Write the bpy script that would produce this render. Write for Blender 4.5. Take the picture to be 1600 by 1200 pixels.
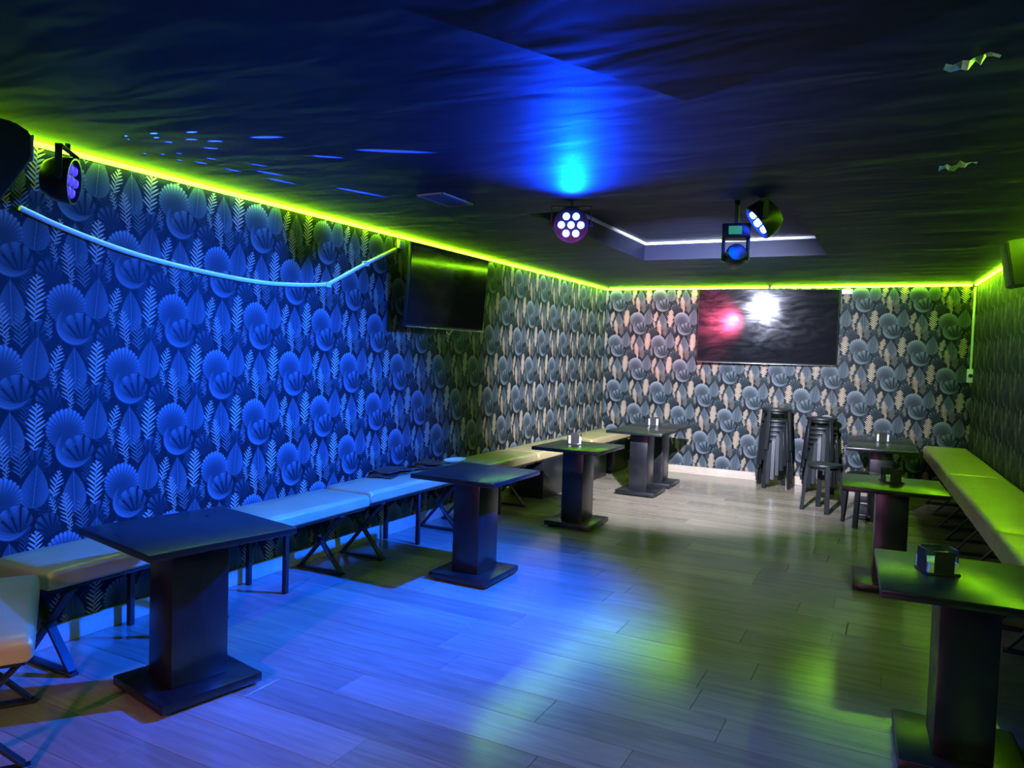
import bpy, bmesh, math, random
from mathutils import Vector, Matrix
random.seed(7)
sc = bpy.context.scene
C = sc.collection
for o in list(bpy.data.objects): bpy.data.objects.remove(o)

# ------------------------------------------------------------------ camera
YAW, PIT, ROL, FPX = -0.4799, -0.0422, 0.0314, 1170.0
fw = Vector((math.sin(YAW)*math.cos(PIT), math.cos(YAW)*math.cos(PIT), math.sin(PIT)))
rt = Vector((math.cos(YAW), -math.sin(YAW), 0)); up = rt.cross(fw)
r2 = rt*math.cos(ROL) + up*math.sin(ROL); u2 = up*math.cos(ROL) - rt*math.sin(ROL)
cd = bpy.data.cameras.new('camera'); cam = bpy.data.objects.new('camera', cd); C.objects.link(cam)
cd.sensor_fit = 'HORIZONTAL'; cd.sensor_width = 36; cd.lens = 36*FPX/1600; cd.clip_start = .05
cam.matrix_world = Matrix(((r2.x, u2.x, -fw.x, 0), (r2.y, u2.y, -fw.y, 0), (r2.z, u2.z, -fw.z, 1.5), (0, 0, 0, 1)))
sc.camera = cam
# ------------------------------------------------------------------ world, exposure
w = bpy.data.worlds.new('world'); sc.world = w; w.use_nodes = True
w.node_tree.nodes['Background'].inputs[0].default_value = (0, 0, 0, 1)
w.node_tree.nodes['Background'].inputs[1].default_value = 0
vs = sc.view_settings
vs.view_transform = 'Standard'; vs.look = 'None'; vs.gamma = 1; vs.use_curve_mapping = False; vs.exposure = 0.0
# lamp strengths (every lamp is built with its fixture further down)
P_BLUE_SIDE, P_BLUE_FRONT, P_HEAD, P_VIOLET, P_REAR, P_RED = 4200, 600, 3900, 40, 420, 8000
P_DOTS = 14000
LED_STRENGTH = 42.0
LED_COLOR = (0.33, 1.0, 0.006)
BLUE = (0.0, 0.068, 1.0)

# ------------------------------------------------------------------ node helpers
class X:
    """tiny expression builder for Math nodes"""
    def __init__(s, nt, sock): s.nt, s.k = nt, sock
    def op(s, name, *a, clamp=False):
        n = s.nt.nodes.new('ShaderNodeMath'); n.operation = name; n.use_clamp = clamp
        for i, v in enumerate((s,)+a):
            if isinstance(v, X): s.nt.links.new(v.k, n.inputs[i])
            else: n.inputs[i].default_value = v
        return X(s.nt, n.outputs[0])
    def __add__(s, b): return s.op('ADD', b)
    __radd__ = __add__
    def __sub__(s, b): return s.op('SUBTRACT', b)
    def __rsub__(s, b): return s.op('MULTIPLY_ADD', -1.0, b)
    def __mul__(s, b): return s.op('MULTIPLY', b)
    __rmul__ = __mul__
    def __truediv__(s, b): return s.op('DIVIDE', b) if isinstance(b, X) else s.op('MULTIPLY', 1.0/b)
    def abs(s): return s.op('ABSOLUTE')
    def fract(s): return s.op('FRACT')
    def round(s): return s.op('ROUND')
    def sin(s): return s.op('SINE')
    def sqrt(s): return s.op('SQRT')
    def clamp(s): return s.op('ADD', 0.0, clamp=True)
    def ma(s, a, b, clamp=False): return s.op('MULTIPLY_ADD', a, b, clamp=clamp)
    def max(s, b): return s.op('MAXIMUM', b)
    def min(s, b): return s.op('MINIMUM', b)
    def atan2(s, b): return s.op('ARCTAN2', b)
def newmat(name):
    m = bpy.data.materials.new(name); m.use_nodes = True
    nt = m.node_tree; b = nt.nodes['Principled BSDF']
    return m, nt, b
def setp(b, **k):
    names = dict(color='Base Color', rough='Roughness', metal='Metallic', spec='Specular IOR Level', emit='Emission Color', es='Emission Strength', coat='Coat Weight', crough='Coat Roughness', alpha='Alpha', trans='Transmission Weight')
    for q, v in k.items():
        i = b.inputs[names[q]]
        i.default_value = (*v, 1) if isinstance(v, tuple) and len(v) == 3 else v
def noise(nt, scale, detail=4, rough=.5, vec=None, dist=0):
    n = nt.nodes.new('ShaderNodeTexNoise'); n.inputs['Scale'].default_value = scale; n.inputs['Detail'].default_value = detail
    n.inputs['Roughness'].default_value = rough; n.inputs['Distortion'].default_value = dist
    if vec: nt.links.new(vec, n.inputs['Vector'])
    return n.outputs['Fac']
def ramp(nt, fac, stops):
    r = nt.nodes.new('ShaderNodeValToRGB'); nt.links.new(fac, r.inputs[0])
    while len(r.color_ramp.elements) < len(stops): r.color_ramp.elements.new(.5)
    for e, (p, c) in zip(r.color_ramp.elements, stops): e.position = p; e.color = (*c, 1)
    return r.outputs[0]
def objvec(nt, scale=(1, 1, 1), rnd=False):
    tc = nt.nodes.new('ShaderNodeTexCoord'); mp = nt.nodes.new('ShaderNodeMapping'); mp.inputs['Scale'].default_value = scale
    nt.links.new(tc.outputs['Object'], mp.inputs['Vector'])
    if rnd:
        oi = nt.nodes.new('ShaderNodeObjectInfo'); mu = nt.nodes.new('ShaderNodeMath'); mu.operation = 'MULTIPLY'; mu.inputs[1].default_value = 37
        nt.links.new(oi.outputs['Random'], mu.inputs[0]); cx = nt.nodes.new('ShaderNodeCombineXYZ')
        for i in range(3): nt.links.new(mu.outputs[0], cx.inputs[i])
        nt.links.new(cx.outputs[0], mp.inputs['Location'])
    return mp.outputs[0]
def bump(nt, b, h, strength, dist=.01):
    n = nt.nodes.new('ShaderNodeBump'); n.inputs['Strength'].default_value = strength; n.inputs['Distance'].default_value = dist
    nt.links.new(h, n.inputs['Height']); nt.links.new(n.outputs[0], b.inputs['Normal'])
def simple(name, color, rough=.5, metal=0, spec=.5, nscale=0, nvar=.15, bstr=0):
    m, nt, b = newmat(name); setp(b, color=color, rough=rough, metal=metal, spec=spec)
    if nscale:
        v = objvec(nt, rnd=True); f = noise(nt, nscale, 4, .6, v)
        nt.links.new(ramp(nt, f, [(.3, tuple(c*(1-nvar) for c in color)), (.7, tuple(c*(1+nvar) for c in color))]), b.inputs['Base Color'])
        if bstr: bump(nt, b, f, bstr)
    return m
def emitter(name, color, strength):
    m, nt, b = newmat(name); setp(b, color=(.02, .02, .02), emit=color, es=strength); return m

# ------------------------------------------------------------------ wallpaper: overlapping palm leaves, half-drop repeat
TW, TH = .600, .304           # repeat width, row height (rows shifted by half a repeat)
def wallpaper_group():
    g = bpy.data.node_groups.new('leaf_wallpaper', 'ShaderNodeTree')
    g.interface.new_socket('U', in_out='INPUT', socket_type='NodeSocketFloat')
    g.interface.new_socket('V', in_out='INPUT', socket_type='NodeSocketFloat')
    g.interface.new_socket('Color', in_out='OUTPUT', socket_type='NodeSocketColor')
    gi = g.nodes.new('NodeGroupInput'); go = g.nodes.new('NodeGroupOutput')
    u, v = X(g, gi.outputs[0]), X(g, gi.outputs[1])
    state = {'c': None}
    def local(cu, cv, rot):
        a = v - cv
        r = (a/TH).round()
        dv = r.ma(-TH, a)
        b = r.ma(-.5*TW, u - cu)
        du = ((b/TW + .5).fract() - .5)*TW
        c, s = math.cos(rot), math.sin(rot)
        return (du*c).op('ADD', dv*s), (dv*c).op('SUBTRACT', du*s)
    def rgb(c):
        n = g.nodes.new('ShaderNodeRGB'); n.outputs[0].default_value = (*c, 1); return n.outputs[0]
    def mix(fac, a, b):
        n = g.nodes.new('ShaderNodeMix'); n.data_type = 'RGBA'
        g.links.new(fac.k, n.inputs['Factor']); g.links.new(a, n.inputs[6]); g.links.new(b, n.inputs[7]); return n.outputs[2]
    def lay(mask, shade, dark, light):
        state['c'] = mix(mask, state['c'], mix(shade, rgb(dark), rgb(light)))
    state['c'] = rgb((.004, .006, .008))
    AA = 240.0
    def fan(cu, cv, R, rot, N, dark, light, hub=.45, gap=0.0, squash=1.0):
        x, y = local(cu, cv, rot)
        if squash != 1: x = x/squash
        rho = (x*x + y*y).sqrt(); yh = y + hub*R
        th = x.atan2(yh); rib = (th*float(N)).sin().abs()
        rh = (x*x + yh*yh).sqrt()/((1+hub)*R)
        edge = rib.ma(.09*R, .93*R)
        mask = (edge - rho).ma(AA, .5, clamp=True)
        if gap: mask = mask*((rib - (1.0 - rh)*.15)).ma(4.0, -gap*4.0, clamp=True)
        shade = (rh*rh*rh).ma(.92, .08)*rib.ma(.80, .34)
        lay(mask, shade.clamp(), dark, light)
    def frond(cu, cv, L, wd, rot, pitch, k, fill, dark, light, tip=.9):
        pitch *= 1.25; fill *= .84
        x, y = local(cu, cv, rot)
        t = (y/(2*L) + .5).clamp()
        ax = x.abs()
        prof = ((t*(1.0-t))*4.0).sqrt()*(y*(2.2/pitch)).sin().ma(.16, .90)*wd
        side = x.op('GREATER_THAN', 0.0)
        ph = ((y - ax*k)/pitch + side*.5).fract()
        q = (ax/prof.max(.001)).clamp()
        leaf = ((q*q).ma(-fill*.40, fill*.5) - (ph - .5).abs()).ma(11.0, 0.0, clamp=True)
        mask = (prof - ax).ma(AA, .5, clamp=True)*leaf
        mask = mask.max((ax.ma(-700.0, 1.6, clamp=True))*((y.abs().ma(-AA, L*AA, clamp=True))))
        shade = (ax/wd).ma(.7, .35).clamp()
        lay(mask, shade, dark, light)
    def crescent(cu, cv, R, ox, oy, R2, rot, dark, light):
        x, y = local(cu, cv, rot)
        ra = (x*x + y*y).sqrt(); xb = x - ox; yb = y - oy; rb = (xb*xb + yb*yb).sqrt()
        mask = (R - ra).ma(AA, .5, clamp=True)*(rb - R2).ma(AA, .5, clamp=True)
        shade = ((rb - R2)/(R*.5)).clamp().ma(.7, .2)*((ra*520.0).sin().ma(.2, .8))
        lay(mask, shade.clamp(), dark, light)
    def heart(cu, cv, L, wd, rot, dark, light, vein=.026):
        x, y = local(cu, cv, rot)
        t = (y/(2*L) + .5).clamp()
        prof = (t.sqrt()*(1.0-t)).ma(2.6*wd, 0.0)
        ax = x.abs()
        mask = (prof - ax).ma(AA, .5, clamp=True)*(t.ma(60.0, 0.0, clamp=True))
        ve = ((y - ax*1.0)/vein).fract()
        ve = (ve - .5).abs().ma(9.0, -3.7, clamp=True)
        mid = ax.ma(-600.0, 1.8, clamp=True)
        shade = ((ax/wd).ma(.55, .15) + ve*.3).max(mid*.85).clamp()
        lay(mask, shade, dark, light)
    d0, l0 = (.014, .019, .024), (.105, .125, .14)
    d1, l1 = (.008, .013, .016), (.055, .075, .085)
    pd, pl = (.20, .135, .085), (.62, .47, .34)
    # dark palms at the back
    fan(.215, -.155, .060, .5, 9, d1, l1, .8, .35)
    fan(.470, -.140, .062, -.4, 8, d1, l1, .8, .30)
    fan(.210, -.045, .062, .2, 8, d1, l1, .8, .30)
    heart(.345, -.010, .105, .060, 0.05, d0, l0)
    heart(.155, .040, .105, .066, -.10, d0, l0)
    frond(.385, -.130, .085, .042, .05, .0165, .9, .70, d1, (.24, .21, .17))
    frond(.110, -.200, .075, .034, -.1, .015, .9, .7, d1, l1)
    frond(.255, .040, .066, .036, -.25, .0165, .8, .74, pd, pl)
    frond(.240, -.060, .045, .020, .30, .014, .8, .7, pd, (.50, .36, .25))
    frond(.305, -.090, .082, .040, .12, .0165, .8, .72, pd, (.54, .39, .27))
    frond(.325, -.185, .045, .018, -.15, .014, .8, .7, pd, (.46, .33, .23))
    frond(.455, .020, .112, .050, -.06, .0185, .75, .84, pd, pl)
    frond(.515, -.110, .060, .022, .10, .015, .8, .66, d1, (.30, .25, .20))
    fan(0, 0, .098, .10, 17, d0, (.20, .225, .25), .35, 0, .98)
    fan(.062, -.120, .082, .35, 9, d1, (.10, .125, .14), 1.0, .22)
    crescent(.046, -.100, .096, .026, .030, .096, 0.0, d0, (.20, .225, .25))
    g.links.new(state['c'], go.inputs[0])
    return g
WPG = wallpaper_group()
def wallpaper(name, axis, sign, u0, v0=1.665):
    m, nt, b = newmat(name)
    tc = nt.nodes.new('ShaderNodeTexCoord'); sp = nt.nodes.new('ShaderNodeSeparateXYZ'); nt.links.new(tc.outputs['Object'], sp.inputs[0])
    gn = nt.nodes.new('ShaderNodeGroup'); gn.node_tree = WPG
    uu = X(nt, sp.outputs[axis]).ma(sign, -sign*u0); vv = X(nt, sp.outputs[2]) - v0
    nt.links.new(uu.k, gn.inputs[0]); nt.links.new(vv.k, gn.inputs[1])
    nt.links.new(gn.outputs[0], b.inputs['Base Color'])
    setp(b, rough=.58, spec=.14)
    f = noise(nt, 45, 3, .5, tc.outputs['Object']); bump(nt, b, f, .12, .004)
    return m

# ------------------------------------------------------------------ plain materials
def plank_mat():
    m, nt, b = newmat('oak_laminate')
    v = objvec(nt, (1.6, 22, 1), True)
    f = noise(nt, 1.6, 6, .6, v, .9)
    v2 = objvec(nt, (.5, 5, 1), True); f2 = noise(nt, 2.2, 3, .5, v2, 1.5)
    mx = X(nt, f).ma(.55, 0.0) + X(nt, f2)*.45
    col = ramp(nt, mx.k, [(.26, (.18, .135, .095)), (.46, (.245, .19, .14)), (.60, (.285, .225, .17)), (.78, (.335, .27, .205))])
    oi = nt.nodes.new('ShaderNodeObjectInfo'); hs = nt.nodes.new('ShaderNodeHueSaturation')
    k = X(nt, oi.outputs['Random']).ma(.34, .80); nt.links.new(k.k, hs.inputs['Value']); nt.links.new(col, hs.inputs['Color'])
    nt.links.new(hs.outputs[0], b.inputs['Base Color'])
    rr = X(nt, f).ma(.10, .13); nt.links.new(rr.k, b.inputs['Roughness']); setp(b, spec=.6)
    bump(nt, b, f, .07, .003)
    return m
def ceil_mat():
    m, nt, b = newmat('dark_ceiling_fabric')
    v = objvec(nt, (.55, 1.5, 1)); f = noise(nt, 2.6, 2.5, .5, v, .4)
    v2 = objvec(nt, (1, 1, 1)); f2 = noise(nt, 60, 2, .5, v2)
    setp(b, color=(.005, .007, .022), rough=.55, spec=.17)
    h = X(nt, f) + X(nt, f2)*.01
    bump(nt, b, h.k, .22, .045)
    return m
def gold_mat():
    m, nt, b = newmat('gold_leatherette')
    v = objvec(nt, rnd=True); f = noise(nt, 3.5, 4, .6, v); f2 = noise(nt, 160, 2, .5, v)
    nt.links.new(ramp(nt, f, [(.3, (.46, .345, .16)), (.7, (.56, .43, .22))]), b.inputs['Base Color'])
    setp(b, rough=.36, spec=.5, metal=.25)
    h = X(nt, f)*1.0 + X(nt, f2)*.03; bump(nt, b, h.k, .25, .02)
    return m
def blackwood():
    m, nt, b = newmat('black_stained_wood')
    v = objvec(nt, (2, 18, 2), True); f = noise(nt, 2.5, 5, .6, v, .6)
    nt.links.new(ramp(nt, f, [(.35, (.0045, .0045, .006)), (.7, (.010, .010, .012))]), b.inputs['Base Color'])
    rr = X(nt, f).ma(.08, .25); nt.links.new(rr.k, b.inputs['Roughness']); setp(b, spec=.6)
    bump(nt, b, f, .02, .002)
    return m
M = {}
M['plank'] = plank_mat(); M['ceil'] = ceil_mat(); M['gold'] = gold_mat(); M['wood'] = blackwood()
M['sub'] = simple('subfloor', (.05, .04, .03), .8, nscale=4)
M['base'] = simple('oak_baseboard', (.42, .33, .25), .38, nscale=5)
M['steel'] = simple('black_steel', (.018, .019, .022), .42, .3, nscale=9)
M['stool'] = simple('black_painted_wood', (.006, .007, .009), .45, nscale=8)
M['plastic'] = simple('black_plastic', (.012, .012, .014), .38, nscale=12)
M['cabinet'] = simple('matte_speaker_cabinet', (.012, .010, .010), .75, spec=.2, nscale=14)
M['grille'] = simple('speaker_grille', (.02, .018, .018), .65, nscale=90, nvar=.6)
M['white'] = simple('white_plastic', (.78, .80, .80), .35, nscale=6, nvar=.04)
M['napkin'] = simple('white_paper', (.80, .80, .78), .8, nscale=30, nvar=.05)
M['acryl'] = simple('smoked_acrylic', (.035, .03, .032), .12, nscale=7)
M['brown'] = simple('brown_leather', (.065, .032, .022), .45, nscale=12)
M['tray'] = simple('white_glazed_tray', (.75, .80, .80), .2, nscale=6, nvar=.03)
M['foil'] = simple('torn_foil', (.75, .78, .72), .28, .8, nscale=20)
M['chrome'] = simple('brushed_metal', (.45, .45, .46), .25, .9, nscale=25)
M['ventw'] = simple('grey_vent_paint', (.10, .11, .13), .4, nscale=10)
M['profile'] = simple('led_profile', (.6, .6, .58), .4, nscale=8)
M['lens_blue'] = emitter('lit_blue_lens', (.025, .07, 1.0), 55)
M['lens_red'] = emitter('lit_violet_lens', (.05, .03, 1.0), 1.8)
M['lens_pink'] = emitter('lit_pink_lens', (1.0, .25, .45), 6.0)
M['lens_white'] = emitter('lit_white_lens', (.85, .92, 1.0), 45)
M['display'] = emitter('green_display', (.03, .30, .10), .8)
def screen_mat():
    m, nt, b = newmat('tv_screen'); v = objvec(nt, (1, 1, 3)); f = noise(nt, 2.2, 4, .6, v, 2.0)
    setp(b, color=(.006, .006, .008), spec=.22)
    rr = X(nt, f).ma(.18, .0); nt.links.new(rr.max(.05).k, b.inputs['Roughness'])
    return m
M['screen'] = screen_mat()

# ------------------------------------------------------------------ mesh helpers
def box(bm, c, s, rot=None, bev=0, seg=2):
    t = bmesh.new(); bmesh.ops.create_cube(t, size=1)
    for v in t.verts: v.co = Vector((v.co.x*s[0], v.co.y*s[1], v.co.z*s[2]))
    if bev: bmesh.ops.bevel(t, geom=list(t.edges), offset=bev, segments=seg, profile=.5, affect='EDGES')
    mt = Matrix.Translation(c) @ (rot.to_4x4() if rot is not None else Matrix())
    t.transform(mt); me = bpy.data.meshes.new('t'); t.to_mesh(me); t.free(); bm.from_mesh(me); bpy.data.meshes.remove(me)
def bar(bm, a, b, wd, th, side=Vector((0, 1, 0)), bev=.003):
    """flat bar from a to b; wd measured along side"""
    a, b = Vector(a), Vector(b); d = (b-a); L = d.length; d.normalize()
    s = (side - d*side.dot(d)).normalized(); n = d.cross(s)
    R = Matrix((s, n, d)).transposed()
    box(bm, (a+b)/2, (wd, th, L), R, bev, 1)
def tube(bm, pts, r, n=10, cap=True):
    pts = [Vector(p) for p in pts]; rings = []
    prev = None
    for i, p in enumerate(pts):
        d = (pts[min(i+1, len(pts)-1)] - pts[max(i-1, 0)]).normalized()
        ref = Vector((0, 0, 1)) if abs(d.z) < .9 else Vector((1, 0, 0))
        s = d.cross(ref).normalized() if prev is None else (prev - d*prev.dot(d)).normalized()
        prev = s; t = d.cross(s); rr = r[i] if isinstance(r, (list, tuple)) else r
        rings.append([bm.verts.new(p + (s*math.cos(2*math.pi*k/n) + t*math.sin(2*math.pi*k/n))*rr) for k in range(n)])
    for a, b in zip(rings, rings[1:]):
        for k in range(n): bm.faces.new((a[k], a[(k+1) % n], b[(k+1) % n], b[k]))
    if cap: bm.faces.new(list(reversed(rings[0]))); bm.faces.new(rings[-1])
def lathe(bm, prof, n=24, mt=None):
    """prof: (radius, z) pairs; closed at both ends"""
    rings = []
    for r, z in prof:
        rings.append([bm.verts.new((r*math.cos(2*math.pi*k/n), r*math.sin(2*math.pi*k/n), z)) for k in range(n)])
    nf = []
    for a, b in zip(rings, rings[1:]):
        for k in range(n): nf.append(bm.faces.new((a[k], a[(k+1) % n], b[(k+1) % n], b[k])))
    bm.faces.new(list(reversed(rings[0]))); bm.faces.new(rings[-1])
    if mt is not None:
        vv = [v for r in rings for v in r]; bmesh.ops.transform(bm, matrix=mt, verts=vv)
def mesh(bm, name, mat, smooth=True):
    bmesh.ops.recalc_face_normals(bm, faces=bm.faces)
    me = bpy.data.meshes.new(name); bm.to_mesh(me); bm.free(); me.materials.append(M[mat] if isinstance(mat, str) else mat)
    if smooth:
        me.shade_smooth()
        try: me.set_sharp_from_angle(angle=math.radians(38))
        except Exception: pass
    return me
def obj(name, bm, mat, parent=None, smooth=True):
    o = bpy.data.objects.new(name, mesh(bm, name, mat, smooth)); C.objects.link(o)
    if parent is not None: o.parent = parent
    return o
def tag(o, label, cat, group=None):
    o['label'] = label; o['category'] = cat
    if group: o['group'] = group
    return o
def thing(name, label, cat, loc=(0, 0, 0), rz=0, group=None):
    o = bpy.data.objects.new(name, None); o.empty_display_size = .05; C.objects.link(o)
    o.location = loc; o.rotation_euler = (0, 0, rz)
    return tag(o, label, cat, group)
def struct(name, bm, mat, parent=None, smooth=False):
    o = obj(name, bm, mat, parent, smooth)
    if parent is None: o['kind'] = 'structure'
    return o
def copy_tree(o, parent=None):
    c = o.copy(); C.objects.link(c)
    if parent is not None: c.parent = parent
    for ch in list(o.children): copy_tree(ch, c)
    return c
def B(): return bmesh.new()

# ------------------------------------------------------------------ the room
XL, YB, H = -3.62, 9.657, 2.41
YR = -2.2                                   # wall behind the camera
def xr(y): return 1.199 - .0533*y           # right wall, slightly out of square
RA = math.atan(.0533)                       # its turn about z
bm = B(); box(bm, ((XL+1.4)/2, (YB+YR)/2, -.035), (5.3, YB-YR+.3, .04)); floor = struct('floor', bm, 'sub')
# planks run across the room
PW, PL = .2225, 1.285
def plank_mesh(L):
    b = B(); wv = PW-.0016; l = L-.0016; c = .0010
    z0, z1 = -.015, 0
    v = [b.verts.new((sx*l/2, sy*wv/2, z0)) for sx, sy in ((-1, -1), (1, -1), (1, 1), (-1, 1))]
    m_ = [b.verts.new((sx*l/2, sy*wv/2, z1-c)) for sx, sy in ((-1, -1), (1, -1), (1, 1), (-1, 1))]
    t = [b.verts.new((sx*(l/2-c), sy*(wv/2-c), z1)) for sx, sy in ((-1, -1), (1, -1), (1, 1), (-1, 1))]
    for a, d in ((v, m_), (m_, t)):
        for i in range(4): b.faces.new((a[i], a[(i+1) % 4], d[(i+1) % 4], d[i]))
    b.faces.new(t)
    return mesh(b, 'plank', 'plank', False)
pm = {}
row = 0; y = 3.156 - PW*24 + PW/2
while y - PW/2 < YB - .01:
    if y + PW/2 > YR:
        xe = xr(y) + .02
        off = random.uniform(.12, .95)*PL
        joint = {3.156: 1}
        x = XL + .004 - PL + off
        while x < xe:
            a, b_ = max(x, XL+.004), min(x+PL, xe)
            if b_-a > .05:
                L = round(b_-a, 2) if (b_-a) < PL-.01 else PL
                if L not in pm: pm[L] = plank_mesh(L)
                o = bpy.data.objects.new('plank', pm[L]); C.objects.link(o); o.parent = floor
                o.location = ((a+b_)/2, y, 0)
            x += PL
    y += PW
WPL = wallpaper('leaf_wallpaper_side', 1, 1.0, 2.235)
WPB = wallpaper('leaf_wallpaper_end', 0, 1.0, -3.475, 1.685)
WPR = wallpaper('leaf_wallpaper_right', 1, -1.0, .1)
WPX = wallpaper('leaf_wallpaper_rear', 0, -1.0, 0)
bm = B(); box(bm, (XL-.05, (YB+YR)/2, H/2), (.1, YB-YR+.4, H+.04)); struct('wall_left', bm, WPL)
bm = B(); box(bm, (-1.2, YB+.05, H/2), (5.6, .1, H+.04)); struct('wall_back', bm, WPB)
bm = B(); box(bm, (-1.2, YR-.05, H/2), (5.6, .1, H+.04)); struct('wall_rear', bm, WPX)
bm = B(); box(bm, (.05, 0, 0), (.1, 12.5, H+.04)); o = struct('wall_right', bm, WPR)
ym = (YB+YR)/2; o.location = (xr(ym), ym, H/2); o.rotation_euler = (0, 0, RA)
# the right wall's pattern is laid from the floor as well
for n in WPR.node_tree.nodes:
    if n.type == 'MATH' and n.operation == 'SUBTRACT': n.inputs[1].default_value = 1.665 - H/2
BH = .10
bm = B(); box(bm, (XL+.008, (YB+YR)/2, BH/2), (.016, YB-YR, BH), bev=.003); struct('baseboard_left', bm, 'base')
bm = B(); box(bm, ((XL+xr(YB))/2, YB-.008, BH/2), (xr(YB)-XL-.03, .016, BH), bev=.003); struct('baseboard_back', bm, 'base')
bm = B(); box(bm, (-.008, 0, BH/2), (.016, YB-YR-.05, BH), bev=.003); o = struct('baseboard_right', bm, 'base'); o.location = (xr(ym), ym, 0); o.rotation_euler = (0, 0, RA)
# ceiling with a rectangular recess
RX0, RX1, RY0, RY1, RZ = -2.22, -.61, 4.42, 6.90, 2.575
bm = B()
cx0, cx1, cy0, cy1 = XL-.1, 1.55, YR-.1, YB+.1
def quad(b, pts): b.faces.new([b.verts.new(p) for p in pts])
for a, b_, c, d in ((cx0, cx1, cy0, RY0), (cx0, cx1, RY1, cy1), (cx0, RX0, RY0, RY1), (RX1, cx1, RY0, RY1)):
    quad(bm, [(a, c, H), (a, d, H), (b_, d, H), (b_, c, H)])
for p, q in (((RX0, RY0), (RX0, RY1)), ((RX0, RY1), (RX1, RY1)), ((RX1, RY1), (RX1, RY0)), ((RX1, RY0), (RX0, RY0))):
    quad(bm, [(*p, H), (*q, H), (*q, RZ), (*p, RZ)])
quad(bm, [(RX0, RY0, RZ), (RX0, RY1, RZ), (RX1, RY1, RZ), (RX1, RY0, RZ)])
quad(bm, [(cx0, cy0, 2.72), (cx1, cy0, 2.72), (cx1, cy1, 2.72), (cx0, cy1, 2.72)])
for p, q in (((cx0, cy0), (cx1, cy0)), ((cx1, cy0), (cx1, cy1)), ((cx1, cy1), (cx0, cy1)), ((cx0, cy1), (cx0, cy0))):
    quad(bm, [(*p, H), (*q, H), (*q, 2.72), (*p, 2.72)])
bmesh.ops.remove_doubles(bm, verts=bm.verts, dist=.0005)
ceiling = struct('ceiling', bm, 'ceil')
# lowered panel near the camera, turned about 29 degrees
d1 = Vector((-.453, -.891, 0)); d2 = Vector((.891, -.453, 0)); ap = Vector((-.635, 2.345, 0))
bm = B(); cc = ap + d1*1.3 + d2*.93
box(bm, (cc.x, cc.y, (2.30+H)/2), (1.86, 2.6, H-2.30), Matrix.Rotation(math.atan2(d2.y, d2.x), 3, 'Z'))
obj('lowered_panel', bm, 'ceil', ceiling, False)
# pale corner beads in the recess
def trimbar(name, a, b_, wd):
    bm = B(); bar(bm, a, b_, wd, wd, Vector((0, 0, 1)), .002); return struct(name, bm, 'white')
trimbar('trim_1', (RX0+.012, RY0+.02, RZ-.012), (RX0+.012, RY1-.002, RZ-.012), .022)
trimbar('trim_2', (RX0+.024, RY1-.012, RZ-.012), (RX1-.004, RY1-.012, RZ-.012), .022)
# ------------------------------------------------------------------ led strips
def led(name, label, a, b_, inward, k=1.0):
    t = thing(name, label, 'led strip', a)
    a, b_ = Vector(a), Vector(b_); L = b_-a
    bm = B(); ov = Vector(inward)*-.010; bar(bm, ov, L+ov, .004, .024, Vector(inward), .001); obj('profile', bm, 'profile', t)
    iv = Vector(inward)*.004
    bm = B(); tube(bm, [iv, L+iv], .0115, 8); obj('glowing_tube', bm, emitter('led_strip_glow', LED_COLOR, LED_STRENGTH*k), t)
led('led_strip', 'lime green led strip along the top of the wall with the benches and small tv', (XL+.014, YR+.05, H-.0145), (XL+.014, YB-.04, H-.0145), (1, 0, 0))
led('led_strip', 'lime green led strip above the big tv on the far end wall', (XL+.05, YB-.016, H-.0145), (xr(YB)-.05, YB-.016, H-.0145), (0, -1, 0), 1.7)
led('led_strip', 'lime green led strip along the top of the wall above the yellow bench', (xr(YB)-.016, YB-.05, H-.0145), (xr(YR)-.016, YR+.05, H-.0145), (-1, 0, 0), 2.0)

# ------------------------------------------------------------------ tables
def make_table():
    t = thing('pedestal_table', '', 'table')
    bm = B(); box(bm, (0, 0, .685), (.615, .655, .03), bev=.004); obj('tabletop', bm, 'wood', t)
    bm = B(); box(bm, (0, 0, .3625), (.195, .255, .615), bev=.004); obj('column', bm, 'wood', t)
    bm = B(); box(bm, (0, 0, .035), (.43, .45, .04), bev=.005); obj('base_plate', bm, 'wood', t)
    for sx in (-1, 1):
        for sy in (-1, 1):
            bm = B(); lathe(bm, [(.020, .0), (.024, .004), (.024, .0152)], 14, Matrix.Translation((sx*.17, sy*.18, 0))); obj('foot', bm, 'plastic', t)
    return t
T0 = make_table(); used = [False]
def table(x, y, deg, label):
    t = T0 if not used[0] else copy_tree(T0); used[0] = True
    t.location = (x, y, 0); t.rotation_euler = (0, 0, math.radians(deg)); t['label'] = label; t['group'] = 'black pedestal tables'
    return t
table(-2.70, 2.215, -11, 'bare black pedestal table beside the angled bench end')
table(-2.47, 4.285, 0, 'bare black pedestal table in front of the bench with brown folders')
table(-2.49, 6.10, 0, 'black pedestal table with napkin holder beside the benches, standing apart by itself')
table(-2.485, 7.905, 0, 'black pedestal table without napkin holder in the joined pair by the benches')
table(-2.50, 8.565, 0, 'black pedestal table with napkin holder in the joined pair nearest the far end wall')
table(.255, 3.295, 3.5, 'black pedestal table with lime sheen, its napkin holder holding a thick napkin pile')
table(-.025, 5.625, 3.5, 'black pedestal table with green sheen and a lone stool tucked behind it')
table(-.145, 8.10, 2, 'bare black pedestal table beside the single stool')
table(-.175, 8.765, 2, 'black pedestal table with napkin holder near the stacked stools')

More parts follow.
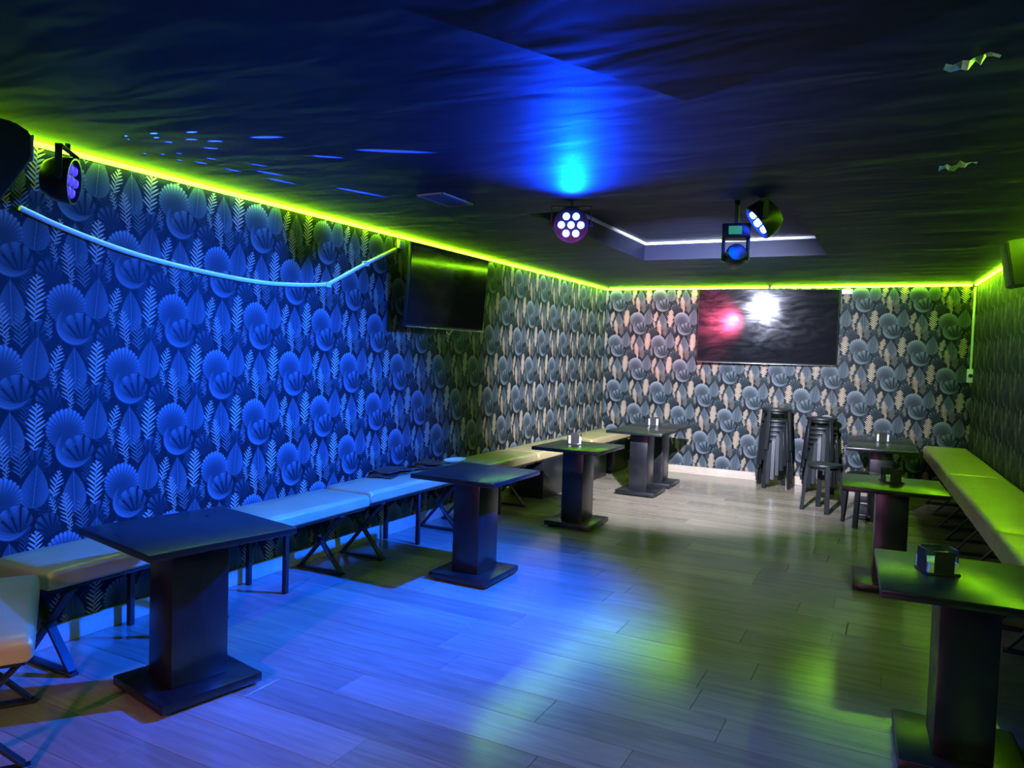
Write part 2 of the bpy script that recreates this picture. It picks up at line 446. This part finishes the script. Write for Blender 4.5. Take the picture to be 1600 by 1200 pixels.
# ------------------------------------------------------------------ benches
def cushion_bm(L, D, T, crown=.014, r=.03):
    """cushion along local y, depth along x; bottom at z=0"""
    bm = B(); ny = 22; prof = []
    hw = D/2
    def arc(cx, cz, a0, a1, n=5): return [(cx+r*math.cos(math.radians(a0+(a1-a0)*i/n)), cz+r*math.sin(math.radians(a0+(a1-a0)*i/n))) for i in range(n+1)]
    rb = .012
    prof = [(-hw+rb, 0), (hw-rb, 0), (hw, rb)] + arc(hw-r, T-r, 0, 90) + [(hw*.33, T), (-hw*.33, T)] + arc(-hw+r, T-r, 90, 180) + [(-hw, rb)]
    ys = [0, .006, .018, .036] + [.036+(L-.072)*i/ny for i in range(1, ny)] + [L-.036, L-.018, L-.006, L]
    rings = []
    for y_ in ys:
        e = min(y_, L-y_); ins = max(0, 1-e/.036); q = 1-math.sqrt(max(0, 1-ins*ins))
        ring = []
        for x_, z_ in prof:
            k = z_/T
            zz = z_ - q*.030*max(0, k-.15) + crown*max(0, k-.5)*2*(1-(x_/hw)**2)*(1-(2*y_/L-1)**4)
            xx = x_*(1-q*.05)
            ring.append(bm.verts.new((xx, y_-L/2, zz)))
        rings.append(ring)
    n = len(prof)
    for a, b_ in zip(rings, rings[1:]):
        for k in range(n): bm.faces.new((a[k], a[(k+1) % n], b_[(k+1) % n], b_[k]))
    bm.faces.new(rings[0]); bm.faces.new(list(reversed(rings[-1])))
    return bm
def xframe(t, y, zt, x0, x1):
    """crossed flat-steel leg frame in the plane across the bench"""
    s = Vector((0, 1, 0))
    bm = B()
    bar(bm, (x0, y, .008), (x1, y, .008), .045, .016, s)
    bar(bm, (x0+.02, y-.0, .016), (x1-.03, y, zt-.010), .045, .014, s)
    bar(bm, (x1-.02, y+.001, .016), (x0+.03, y+.001, zt-.010), .043, .014, s)
    bar(bm, (x0+.01, y, zt-.006), (x1-.01, y, zt-.006), .045, .012, s)
    box(bm, ((x0+x1)/2, y, zt/2), (.05, .05, .03), bev=.004)
    obj('crossed_leg_frame', bm, 'steel', t)
def bench(label, x, y, L, D, ztop, T, rz, legs, group=None, flip=False):
    t = thing('padded_bench', label, 'bench', (x, y, 0), rz, group)
    c = obj('seat_cushion', cushion_bm(L, D, T), 'gold', t); c.location = (0, 0, ztop-T)
    zb = ztop - T
    bm = B(); box(bm, (0, 0, zb-.011), (D-.05, L-.05, .02), bev=.003); obj('seat_board', bm, 'steel', t)
    zl = zb-.021
    for kind, yy in legs:
        if kind == 'x': xframe(t, yy, zl, -D/2+.03, D/2-.01)
        elif kind == 'v':
            for xx in (-D/2+.06, D/2-.06):
                bm = B(); bar(bm, (xx, yy, 0), (xx, yy, zl), .03, .03, Vector((1, 0, 0))); obj('leg', bm, 'steel', t)
        elif kind == 'b':
            bm = B(); box(bm, (0, yy, zl/2), (D-.06, .56, zl), bev=.004); obj('plinth_box', bm, 'wood', t)
    return t
BX, BD, BZ, BT = -3.398, .425, .505, .085
def wallbench(label, y0, y1, legs, z=BZ):
    yc = (y0+y1)/2
    return bench(label, BX, yc, y1-y0-.006, BD, z, BT, 0, [(k, v-yc) for k, v in legs], 'benches along the patterned side wall')
wallbench('gold padded bench behind the bare table nearest the angled bench', 1.90, 2.72, [('x', 2.02), ('v', 2.545)], .500)
wallbench('flat gold padded bench between the two bare tables', 2.72, 4.085, [('x', 2.86), ('v', 3.35), ('x', 3.82)], .497)
wallbench('gold padded bench with brown folders lying on it', 4.085, 5.45, [('x', 4.255), ('v', 4.745), ('x', 5.26)], .512)
wallbench('gold padded bench beside the white tray, reaching towards the lone napkin holder table', 5.45, 6.75, [('x', 5.62), ('v', 6.05), ('x', 6.50)])
wallbench('gold padded bench on black boxes behind the lone table with a napkin holder', 6.75, 8.20, [('b', 7.22), ('b', 7.88)])
wallbench('gold padded bench in the room corner behind the joined pair of tables', 8.20, YB-.03, [('b', 8.52), ('b', 9.32)])
# the loose bench end pulled out at an angle
ang = math.atan2(.655, -.41) - math.pi/2   # length direction
dl = Vector((.853, -.522)); pn = Vector((-.522, -.853))
p0 = Vector((-3.22, 1.885)); Lb = 1.30
cb = p0 + dl*(.80 - Lb/2) + pn*.215
cb = p0 + dl*.40 + pn*.215
bench('short gold padded bench pulled out at an angle to the wall', cb.x, cb.y, .80, .425, .50, .085, math.atan2(dl.y, dl.x)+math.pi/2, [('x', -.30), ('x', .26)])
# high bench along the right wall
def rbench(label, y0, y1, legs):
    yc = (y0+y1)/2
    return bench(label, xr(yc)-.228, yc, (y1-y0)-.006, .43, .60, .135, RA, [(k, v-yc) for k, v in legs], 'high benches along the right wall')
rbench('high yellow-gold padded bench ending at the far end wall', 7.235, 9.60, [('x', 7.45), ('x', 8.0), ('x', 8.6), ('x', 9.3)])
rbench('high yellow-gold padded bench beside the green-sheened table with the lone stool', 4.90, 7.235, [('x', 5.1), ('x', 5.65), ('x', 6.25), ('x', 6.95)])
rbench('high yellow-gold padded bench beside the lime-sheened table with the thick napkin pile', 2.60, 4.90, [('x', 2.85), ('x', 3.5), ('x', 4.1), ('x', 4.7)])

# ------------------------------------------------------------------ stools
def make_stool():
    t = thing('stool', '', 'stool')
    bm = B(); lathe(bm, [(.150, .448), (.166, .450), (.170, .456), (.170, .474), (.166, .480), (.10, .481), (.03, .480), (.026, .476), (.002, .476)], 32); obj('seat', bm, 'stool', t)
    bm = B(); lathe(bm, [(.120, .425), (.135, .425), (.135, .448), (.120, .448)], 24); obj('seat_ring', bm, 'stool', t)
    for k in range(4):
        a = math.pi/4 + k*math.pi/2; d = Vector((math.cos(a), math.sin(a), 0))
        bm = B(); bar(bm, d*.200, d*.160+Vector((0, 0, .462)), .044, .028, Vector((-d.y, d.x, 0)), .003); obj('leg', bm, 'stool', t)
    return t
S0 = make_stool(); sused = [False]
def stool(x, y, z, deg, label, group):
    s = S0 if not sused[0] else copy_tree(S0); sused[0] = True
    s.location = (x, y, z); s.rotation_euler = (0, 0, math.radians(deg)); s['label'] = label
    if group: s['group'] = group
    elif 'group' in s: del s['group']
    return s
ordn = ['lowest', 'second', 'third', 'fourth', 'fifth', 'sixth', 'seventh', 'eighth']
zs1 = [0, .055, .11, .165, .22, .275, .33, .455]
for i, z in enumerate(zs1):
    lab = 'black round stool, %s in the taller stool stack' % ('topmost' if i == len(zs1)-1 else ordn[i] + (' from the floor' if i else ''))
    stool(-1.30, 9.32, z, 20+i*13.5, lab, 'stools in the taller stack')
zs2 = [0, .055, .11, .165, .22, .275, .38]
for i, z in enumerate(zs2):
    lab = 'black round stool, %s in the shorter stool stack' % ('topmost' if i == len(zs2)-1 else ordn[i] + (' from the floor' if i else ''))
    stool(-.80, 9.33, z, 5+i*13.5, lab, 'stools in the shorter stack')
stool(-.655, 8.13, .0, 62, 'single black round stool standing in front of the shorter stool stack', None)
stool(-.25, 7.64, .0, 25, 'black round stool between the green-sheened table and the joined tables near the stacks', None)

# ------------------------------------------------------------------ napkin holders
def make_napkin(hn):
    t = thing('napkin_holder', '', 'napkin holder')
    bm = B(); box(bm, (0, 0, .004), (.122, .122, .008), bev=.002); obj('base', bm, 'acryl', t)
    for k in range(4):
        a = k*math.pi/2; R = Matrix.Rotation(a, 3, 'Z')
        bm = B(); box(bm, R @ Vector((.0585, 0, .050)), (.004, .074, .086), R, .001, 1); obj('side_panel', bm, 'acryl', t)
    n = max(3, int(hn/.006)); bm = B()
    for i in range(n):
        R = Matrix.Rotation(random.uniform(-.03, .03), 3, 'Z')
        box(bm, (random.uniform(-.001, .001), random.uniform(-.001, .001), .0085+(i+.5)*hn/n), (.110, .110, hn/n*.88), R)
    o = obj('napkins', bm, 'napkin', t, False)
    return t
def napkin(x, y, deg, hn, label):
    t = make_napkin(hn); t.location = (x, y, .7005); t.rotation_euler = (0, 0, math.radians(deg)); t['label'] = label; t['group'] = 'napkin holders on the tables'
napkin(.155, 3.33, 22, .040, 'dark four-panel napkin holder with a thick napkin pile on the lime-sheened table')
napkin(-.03, 5.70, 25, .034, 'dark four-panel napkin holder on the green-sheened table by the lone stool')
napkin(-.15, 8.60, 5, .066, 'napkin holder with bright white sides on the table near the stacked stools')
napkin(-2.57, 6.18, 28, .060, 'napkin holder glinting blue on the table standing apart by itself')
napkin(-2.54, 8.50, 5, .066, 'white-edged napkin holder on the joined pair of tables')

# ------------------------------------------------------------------ folders and tray on the bench
def folder(x, y, z, deg, sx, sy, ph, label):
    bm = B(); nx, ny = 8, 10; g = []
    for j in range(2):
        gg = []
        for i in range(nx+1):
            rowv = []
            for k in range(ny+1):
                a, b_ = i/nx-.5, k/ny-.5
                zz = .007*math.sin(5*b_+ph)+.005*math.cos(6*a+ph*2) + .012 + j*.007
                rowv.append(bm.verts.new((a*sx, b_*sy, zz)))
            gg.append(rowv)
        g.append(gg)
    for j in range(2):
        for i in range(nx):
            for k in range(ny): bm.faces.new((g[j][i][k], g[j][i+1][k], g[j][i+1][k+1], g[j][i][k+1]))
    for i in range(nx):
        for k in (0, ny): bm.faces.new((g[0][i][k], g[0][i+1][k], g[1][i+1][k], g[1][i][k]))
    for k in range(ny):
        for i in (0, nx): bm.faces.new((g[0][i][k], g[0][i][k+1], g[1][i][k+1], g[1][i][k]))
    o = obj('menu_folder', bm, 'brown'); o.location = (x, y, z); o.rotation_euler = (0, 0, math.radians(deg))
    tag(o, label, 'folder', 'brown folders on the bench')
zc = .5125+.012
folder(-3.47, 4.63, zc, 12, .20, .27, .3, 'brown leather folder at the bottom of the overlapping pile near the bench end')
folder(-3.46, 4.70, zc+.020, -14, .20, .26, 1.4, 'brown leather folder on top of the pile near the bench end')
folder(-3.50, 4.93, zc, 4, .20, .17, 2.2, 'brown leather folder lying between the two folder piles')
folder(-3.46, 5.16, zc, -8, .20, .27, 3.1, 'brown leather folder at the bottom of the pile by the white tray')
folder(-3.47, 5.20, zc+.021, 18, .20, .26, 4.0, 'curled brown leather folder on top of the pile by the white tray')
bm = B()
lathe(bm, [(.060, 0), (.075, .003), (.105, .022), (.103, .024), (.073, .007), (.002, .006)], 28, Matrix.Diagonal((.75, 1.35, 1, 1)))
o = obj('serving_tray', bm, 'tray'); o.location = (-3.47, 5.62, .518); tag(o, 'shallow white oval tray lying on the bench behind the folders', 'tray')

# ------------------------------------------------------------------ tvs
def tv(name, label, W_, H_, loc, rot, mount):
    t = thing(name, label, 'tv', loc); t.rotation_euler = rot
    # local: x right, y into the wall, z up; origin at the centre of the screen
    bm = B(); box(bm, (0, .018, 0), (W_, .030, H_), bev=.004); obj('casing', bm, 'plastic', t)
    bm = B(); box(bm, (0, .0015, .006), (W_-.018, .004, H_-.030)); obj('screen', bm, 'screen', t)
    bm = B(); box(bm, (0, .001, -H_/2+.004), (W_-.01, .004, .006), bev=.001); obj('lower_trim', bm, 'chrome', t)
    bm = B(); box(bm, (0, .060, -.06), (W_*.72, .056, H_*.6), bev=.015); obj('rear_housing', bm, 'plastic', t)
    bm = B(); box(bm, (0, .088+mount/2, 0), (.30, mount, .24), bev=.004); obj('wall_bracket', bm, 'steel', t)
    bm = B(); box(bm, (0, -.002, -H_/2-.006), (.05, .012, .010), bev=.002); obj('sensor_bump', bm, 'plastic', t)
    return t
tv('television', 'big black tv on the far end wall with light glare on its screen', 1.615, .905, (-1.49, 9.47, 1.905), (math.radians(2.2), 0, math.radians(8.0)), .02)
tv('television', 'small black tv on the side wall with a green line mirrored in its screen', 1.20, .655, (-3.40, 5.36, 2.00), (math.radians(4), 0, math.radians(90)), .10)

# ------------------------------------------------------------------ stage lamps
def aimM(d):
    d = Vector(d).normalized(); return d.to_track_quat('-Z', 'Y').to_matrix()
def par(label, loc, target, lens, group, power, color, angle, blend=.6, mount_z=H, soft=.04, lens_r=.021):
    loc = Vector(loc); R = aimM(Vector(target)-loc); R4 = R.to_4x4()
    t = thing('par_lamp', label, 'stage lamp', (loc.x, loc.y, loc.z), 0, group)
    bm = B(); lathe(bm, [(.05, .10), (.075, .09), (.098, .05), (.104, .0), (.104, -.03), (.096, -.03), (.094, -.012), (.002, -.012)], 28, R4); obj('housing', bm, 'plastic', t)
    lp = [(0, 0)] + [(.058*math.cos(i*math.pi/3), .058*math.sin(i*math.pi/3)) for i in range(6)]
    for a, b_ in lp:
        bm = B(); lathe(bm, [(lens_r, -.010), (lens_r, -.018), (lens_r*.8, -.024), (lens_r*.4, -.027), (.001, -.028)], 16, R4 @ Matrix.Translation((a, b_, 0))); obj('lens', bm, lens, t)
    # yoke from the ceiling
    side = (R @ Vector((1, 0, 0))); side.z = 0; side.normalize()
    top = mount_z-loc.z
    bm = B(); zt = min(.15, max(.06, top-.03)); fs = side.cross(Vector((0, 0, 1)))
    for s in (-1, 1): bar(bm, side*s*.118, side*s*.118+Vector((0, 0, zt)), .03, .006, fs, .001)
    bar(bm, side*-.121+Vector((0, 0, zt)), side*.121+Vector((0, 0, zt)), .03, .006, fs, .001)
    tube(bm, [Vector((0, 0, zt)), Vector((0, 0, top))], .012, 8)
    for s in (-1, 1): tube(bm, [side*s*.098, side*s*.132], .014, 8)
    obj('yoke', bm, 'steel', t)
    if power:
        ld = bpy.data.lights.new('par_beam', 'SPOT'); ld.energy = power; ld.color = color; ld.spot_size = math.radians(angle); ld.spot_blend = blend; ld.shadow_soft_size = soft
        lo = bpy.data.objects.new('par_beam', ld); C.objects.link(lo); lo.parent = t
        lo.location = R @ Vector((0, 0, -.045)); lo.rotation_euler = R.to_euler()
    return t
par('blue lit par lamp by the ceiling recess facing into the room', (-1.80, 4.16, 2.275), (-.4, .6, 1.0), 'lens_blue', 'par lamps under the ceiling', P_BLUE_FRONT, (0, .04, 1), 120, 1.0)
par('blue lit par lamp turned towards the side wall, beside the moving head light', (-.745, 4.40, 2.285), (-3.3, 3.45, .20), 'lens_blue', 'par lamps under the ceiling', P_BLUE_SIDE, BLUE, 92, 1.0)
CORNER_PAR = par('par lamp with violet lenses in the corner next to the speaker', (-3.40, 2.10, 2.215), (-.7, 4.5, 1.85), 'lens_red', 'par lamps under the ceiling', P_VIOLET, (.35, .08, 1.0), 90, 1.0, mount_z=2.38)
par('par lamp with pink lenses on the rear wall side, the one nearer the benches', (-1.70, -1.95, 1.78), (-1.7, 1.1, 0), 'lens_pink', 'par lamps under the ceiling', P_REAR, (.90, .30, .68), 62, 1.0, soft=.09)
par('par lamp with pink lenses on the rear wall side, the one farther from the benches', (-.87, -1.95, 1.66), (-2.72, 9.6, 1.95), 'lens_pink', 'par lamps under the ceiling', P_RED, (1.0, .10, .25), 9.5, 1.0, soft=.09)
CORNER_PAR_AT = Vector((-3.40, 2.10, 2.215)) + Vector((2.7, 2.4, -.365)).normalized()*.06
# moving head
mh = Vector((-.915, 4.58, 2.205))
t = thing('moving_head_light', 'moving head light with a small green display hanging from the ceiling', 'stage lamp', (mh.x, mh.y, H))
RM = Matrix.Rotation(math.radians(12), 3, 'Z'); R4 = RM.to_4x4()
bm = B(); box(bm, RM @ Vector((0, 0, -.155)), (.165, .15, .085), RM, .012); tube(bm, [(0, 0, -.12), (0, 0, .15)], .016, 8); obj('base', bm, 'plastic', t)
bm = B(); box(bm, RM @ Vector((-.006, -.078, -.155)), (.075, .004, .048), RM, .001, 1); d_ = obj('display', bm, 'display', t)
for s in (-1, 1):
    bm = B(); box(bm, RM @ Vector((s*.070, 0, -.255)), (.022, .07, .15), RM, .008); obj('yoke_arm', bm, 'plastic', t)
RH = aimM(Vector((-2.75, 9.6, .75))-Vector((mh.x, mh.y, 2.11)))
hc = Matrix.Translation((0, 0, -.300)) @ RH.to_4x4()
bm = B(); lathe(bm, [(.028, .085), (.05, .078), (.060, .05), (.062, .0), (.058, -.05), (.054, -.075), (.046, -.078), (.044, -.07), (.001, -.07)], 24, hc); obj('head', bm, 'plastic', t)
bm = B(); lathe(bm, [(.042, -.071), (.040, -.076), (.025, -.081), (.001, -.083)], 20, hc); obj('lens', bm, 'lens_white', t)
ld = bpy.data.lights.new('head_beam', 'SPOT'); ld.energy = P_HEAD; ld.color = (.68, .74, 1.0); ld.spot_size = math.radians(78); ld.spot_blend = 1.0; ld.shadow_soft_size = .022
lo = bpy.data.objects.new('head_beam', ld); C.objects.link(lo); lo.parent = t; lo.location = Vector((0, 0, -.300)) + RH @ Vector((0, 0, -.095)); lo.rotation_euler = RH.to_euler()

# ------------------------------------------------------------------ speakers
def wedge_speaker(label, loc, rz, tilt, s=1.0):
    t = thing('speaker', label, 'speaker', loc); t.rotation_euler = (0, 0, rz)
    # trapezoid cabinet, front faces local -y
    wf, wb, d, h = .30*s, .19*s, .24*s, .38*s
    Rt = Matrix.Rotation(tilt, 4, 'X')
    bm = B(); vs_ = [(-wf/2, -d/2), (wf/2, -d/2), (wb/2, d/2), (-wb/2, d/2)]
    lo_ = [bm.verts.new((x_, y_, -h/2)) for x_, y_ in vs_]; hi = [bm.verts.new((x_, y_, h/2)) for x_, y_ in vs_]
    for i in range(4): bm.faces.new((lo_[i], lo_[(i+1) % 4], hi[(i+1) % 4], hi[i]))
    bm.faces.new(lo_[::-1]); bm.faces.new(hi)
    bmesh.ops.bevel(bm, geom=list(bm.edges), offset=.010*s, segments=2, affect='EDGES'); bm.transform(Rt); obj('cabinet', bm, 'plastic', t)
    bm = B(); box(bm, (0, -d/2-.004, 0), (wf*.92, .010, h*.94), bev=.004); bm.transform(Rt); obj('grille', bm, 'grille', t)
    bm = B(); box(bm, (0, d/2+.02, 0), (.06, .06, .12), bev=.004); bm.transform(Rt); obj('bracket', bm, 'steel', t)
    return t
t = thing('speaker', 'dark speaker hung in the ceiling corner beside the violet par lamp', 'speaker', (-3.42, 1.62, 2.19))
pf = [(-.20, .185), (.17, .185), (.235, .16), (.235, .055), (.085, -.19), (-.20, -.19)]
bm = B(); lo_ = [bm.verts.new((-.17, a, b_)) for a, b_ in pf]; hi = [bm.verts.new((.17, a, b_)) for a, b_ in pf]
for i in range(6): bm.faces.new((lo_[i], lo_[(i+1) % 6], hi[(i+1) % 6], hi[i]))
bm.faces.new(lo_[::-1]); bm.faces.new(hi)
bmesh.ops.bevel(bm, geom=list(bm.edges), offset=.008, segments=2, affect='EDGES'); obj('cabinet', bm, 'cabinet', t)
a_, b_ = Vector((0, .235, .055)), Vector((0, .085, -.19)); n_ = Vector((0, .245, -.15)).normalized()
bm = B(); bar(bm, a_.lerp(b_, .06)+n_*.004, a_.lerp(b_, .94)+n_*.004, .31, .008, Vector((1, 0, 0)), .002); obj('grille', bm, 'grille', t)
bm = B(); box(bm, (.13, .252, .10), (.05, .006, .11), bev=.001); obj('mounting_plate', bm, 'white', t)
wedge_speaker('dark speaker hung high on the right wall above the yellow bench', (.68, 6.0, 2.20), math.radians(-90)+RA, math.radians(10), .8)

# ------------------------------------------------------------------ trunking, boxes, vent, foil
cpts = [(2.008, 2.088), (2.215, 2.028), (2.552, 1.959), (2.949, 1.914), (3.425, 1.890), (3.78, 1.905), (4.07, 1.933)]
def smooth(pts, n=6):
    out = []
    for i in range(len(pts)-1):
        p0_, p1, p2, p3 = pts[max(i-1, 0)], pts[i], pts[i+1], pts[min(i+2, len(pts)-1)]
        for k in range(n):
            s = k/n; out.append(tuple(.5*((2*b_)+(-a+c)*s+(2*a-5*b_+4*c-d)*s*s+(-a+3*b_-3*c+d)*s**3) for a, b_, c, d in zip(p0_, p1, p2, p3)))
    return out+[pts[-1]]
t = thing('cable_trunking', 'white sagging cable conduit on the patterned side wall left of the small tv', 'conduit', (XL, 2.0, 2.0))
def rel(pts): return [(.016, a-2.0, b_-2.0) for a, b_ in pts]
bm = B(); tube(bm, rel(smooth(cpts)), .0135, 10); obj('sagging_run', bm, 'white', t)
bm = B(); tube(bm, rel([(4.07, 1.933), (4.485, 2.129), (4.85, 2.285)]), .0135, 10); obj('rising_run', bm, 'white', t)
for a, b_ in ((4.07, 1.933), (4.485, 2.129)):
    bm = B(); box(bm, (.018, a-2, b_-2), (.034, .05, .036), bev=.005); obj('joint_cover', bm, 'white', t)
bm = B(); box(bm, (XL+.014, 4.93, 2.335), (.028, .075, .065), bev=.004); tag(obj('junction_box', bm, 'white'), 'small white junction box above the small tv corner', 'junction box')
t = thing('power_conduit', 'white vertical conduit with a socket in the far right room corner', 'conduit', (xr(YB)-.02, YB, 1.3))
bm = B(); box(bm, (0, -.010, .625), (.022, .018, .90), bev=.003); obj('conduit', bm, 'white', t)
bm = B(); box(bm, (0, -.016, .10), (.07, .030, .15), bev=.006); s_ = obj('socket', bm, 'white', t)
bm = B(); lathe(bm, [(.022, 0), (.022, .004), (.018, .004), (.016, .001), (.001, .001)], 16, Matrix.Translation((0, -.031, .10)) @ Matrix.Rotation(math.radians(90), 4, 'X')); obj('socket_face', bm, 'plastic', s_)
bm = B(); box(bm, (-.62, YB-.014, 2.335), (.115, .026, .055), bev=.004); tag(obj('junction_box', bm, 'white'), 'small white junction box at the top corner of the big tv', 'junction box')
bm = B(); box(bm, (-1.49, YB-.03, H-.022), (.035, .022, .045), bev=.004); tag(obj('strip_clip', bm, 'brown'), 'small brown clip on the led strip above the big tv', 'clip')
# ceiling air vent
vc = Vector((-2.485, 3.835, H)); t = thing('air_vent', 'grey slatted air vent set in the dark ceiling', 'air vent', vc)
for p, q, wv in (((-.085, -.17), (-.085, .17), .018), ((.085, -.17), (.085, .17), .018), ((-.085, -.165), (.085, -.165), .018), ((-.085, .165), (.085, .165), .018)):
    bm = B(); a, b_ = Vector((*p, -.006)), Vector((*q, -.006)); bar(bm, a, b_, wv, .012, Vector((0, 0, 1)).cross(b_-a).normalized(), .002); obj('frame_bar', bm, 'ventw', t)
for i in range(7):
    x_ = -.066+i*.022
    bm = B(); box(bm, (x_, 0, -.007), (.016, .315, .003), Matrix.Rotation(math.radians(35), 3, 'Y')); obj('slat', bm, 'ventw', t)
# torn foil scraps stuck to the ceiling
def foil(x, y, s, deg, label, seed):
    rnd = random.Random(seed); bm = B(); n = 9; a, b_ = [], []
    for i in range(n):
        k = i/(n-1)-.5; wv = (.028+.02*rnd.random())*s*(1-(2*k)**2*.7)
        zz = -.012-.028*rnd.random()
        a.append(bm.verts.new((k*.20*s, wv+.02*rnd.uniform(-1, 1)*s, zz+.01*rnd.random()))); b_.append(bm.verts.new((k*.20*s+.01, -wv+.02*rnd.uniform(-1, 1)*s, -.006-.02*rnd.random())))
    for i in range(n-1): bm.faces.new((a[i], a[i+1], b_[i+1], b_[i]))
    r = bmesh.ops.solidify(bm, geom=list(bm.faces), thickness=.003)
    o = obj('foil_scrap', bm, 'foil', None, False); o.location = (x, y, H-.001); o.rotation_euler = (0, 0, math.radians(deg)); tag(o, label, 'foil scrap')
foil(.13, 2.576, .75, -28, 'crumpled torn foil scrap hanging from the ceiling by the lowered panel', 3)
foil(.17, 3.886, .75, -25, 'small flat foil scrap on the ceiling towards the right wall', 8)
# power lead under the small tv
bm = B(); tube(bm, [(-3.50, 5.60, 1.70), (-3.57, 5.62, 1.64), (-3.60, 5.63, 1.66), (-3.608, 5.63, 1.74)], .005, 6); tag(obj('power_lead', bm, 'white'), 'short white cable dangling below the small tv', 'cable')

# ------------------------------------------------------------------ thin stray beams from the corner lamp's lens array
DOTS = [(-3.12, 2.19), (-2.96, 2.21), (-2.78, 2.26), (-3.16, 2.23), (-3.01, 2.26), (-2.88, 2.34), (-3.32, 2.43), (-3.26, 2.58), (-2.92, 2.48), (-2.53, 2.44), (-2.50, 2.80),
        (-2.14, 2.83), (-3.03, 2.95), (-2.87, 3.50), (-3.15, 2.49), (-3.11, 3.12), (-3.20, 2.66), (-3.08, 2.62), (-3.24, 2.47), (-3.02, 2.33), (-2.80, 2.40), (-2.95, 2.80), (-3.17, 2.83)]
for i, (a, b_) in enumerate(DOTS):
    src = CORNER_PAR_AT + Vector((.02, .03, .02*math.sin(i*2.4))); tg = Vector((a, b_, H))
    dd = tg-src; R = aimM(dd)
    ld = bpy.data.lights.new('stray_beam', 'SPOT'); ld.color = (.03, .12, 1.0); ld.spot_size = math.radians(2.3+.5*math.sin(i*1.7)); ld.spot_blend = .7; ld.shadow_soft_size = 0
    ld.energy = P_DOTS*dd.length**2
    lo = bpy.data.objects.new('stray_beam', ld); C.objects.link(lo); lo.parent = CORNER_PAR
    lo.location = src-CORNER_PAR.location; lo.rotation_euler = R.to_euler()
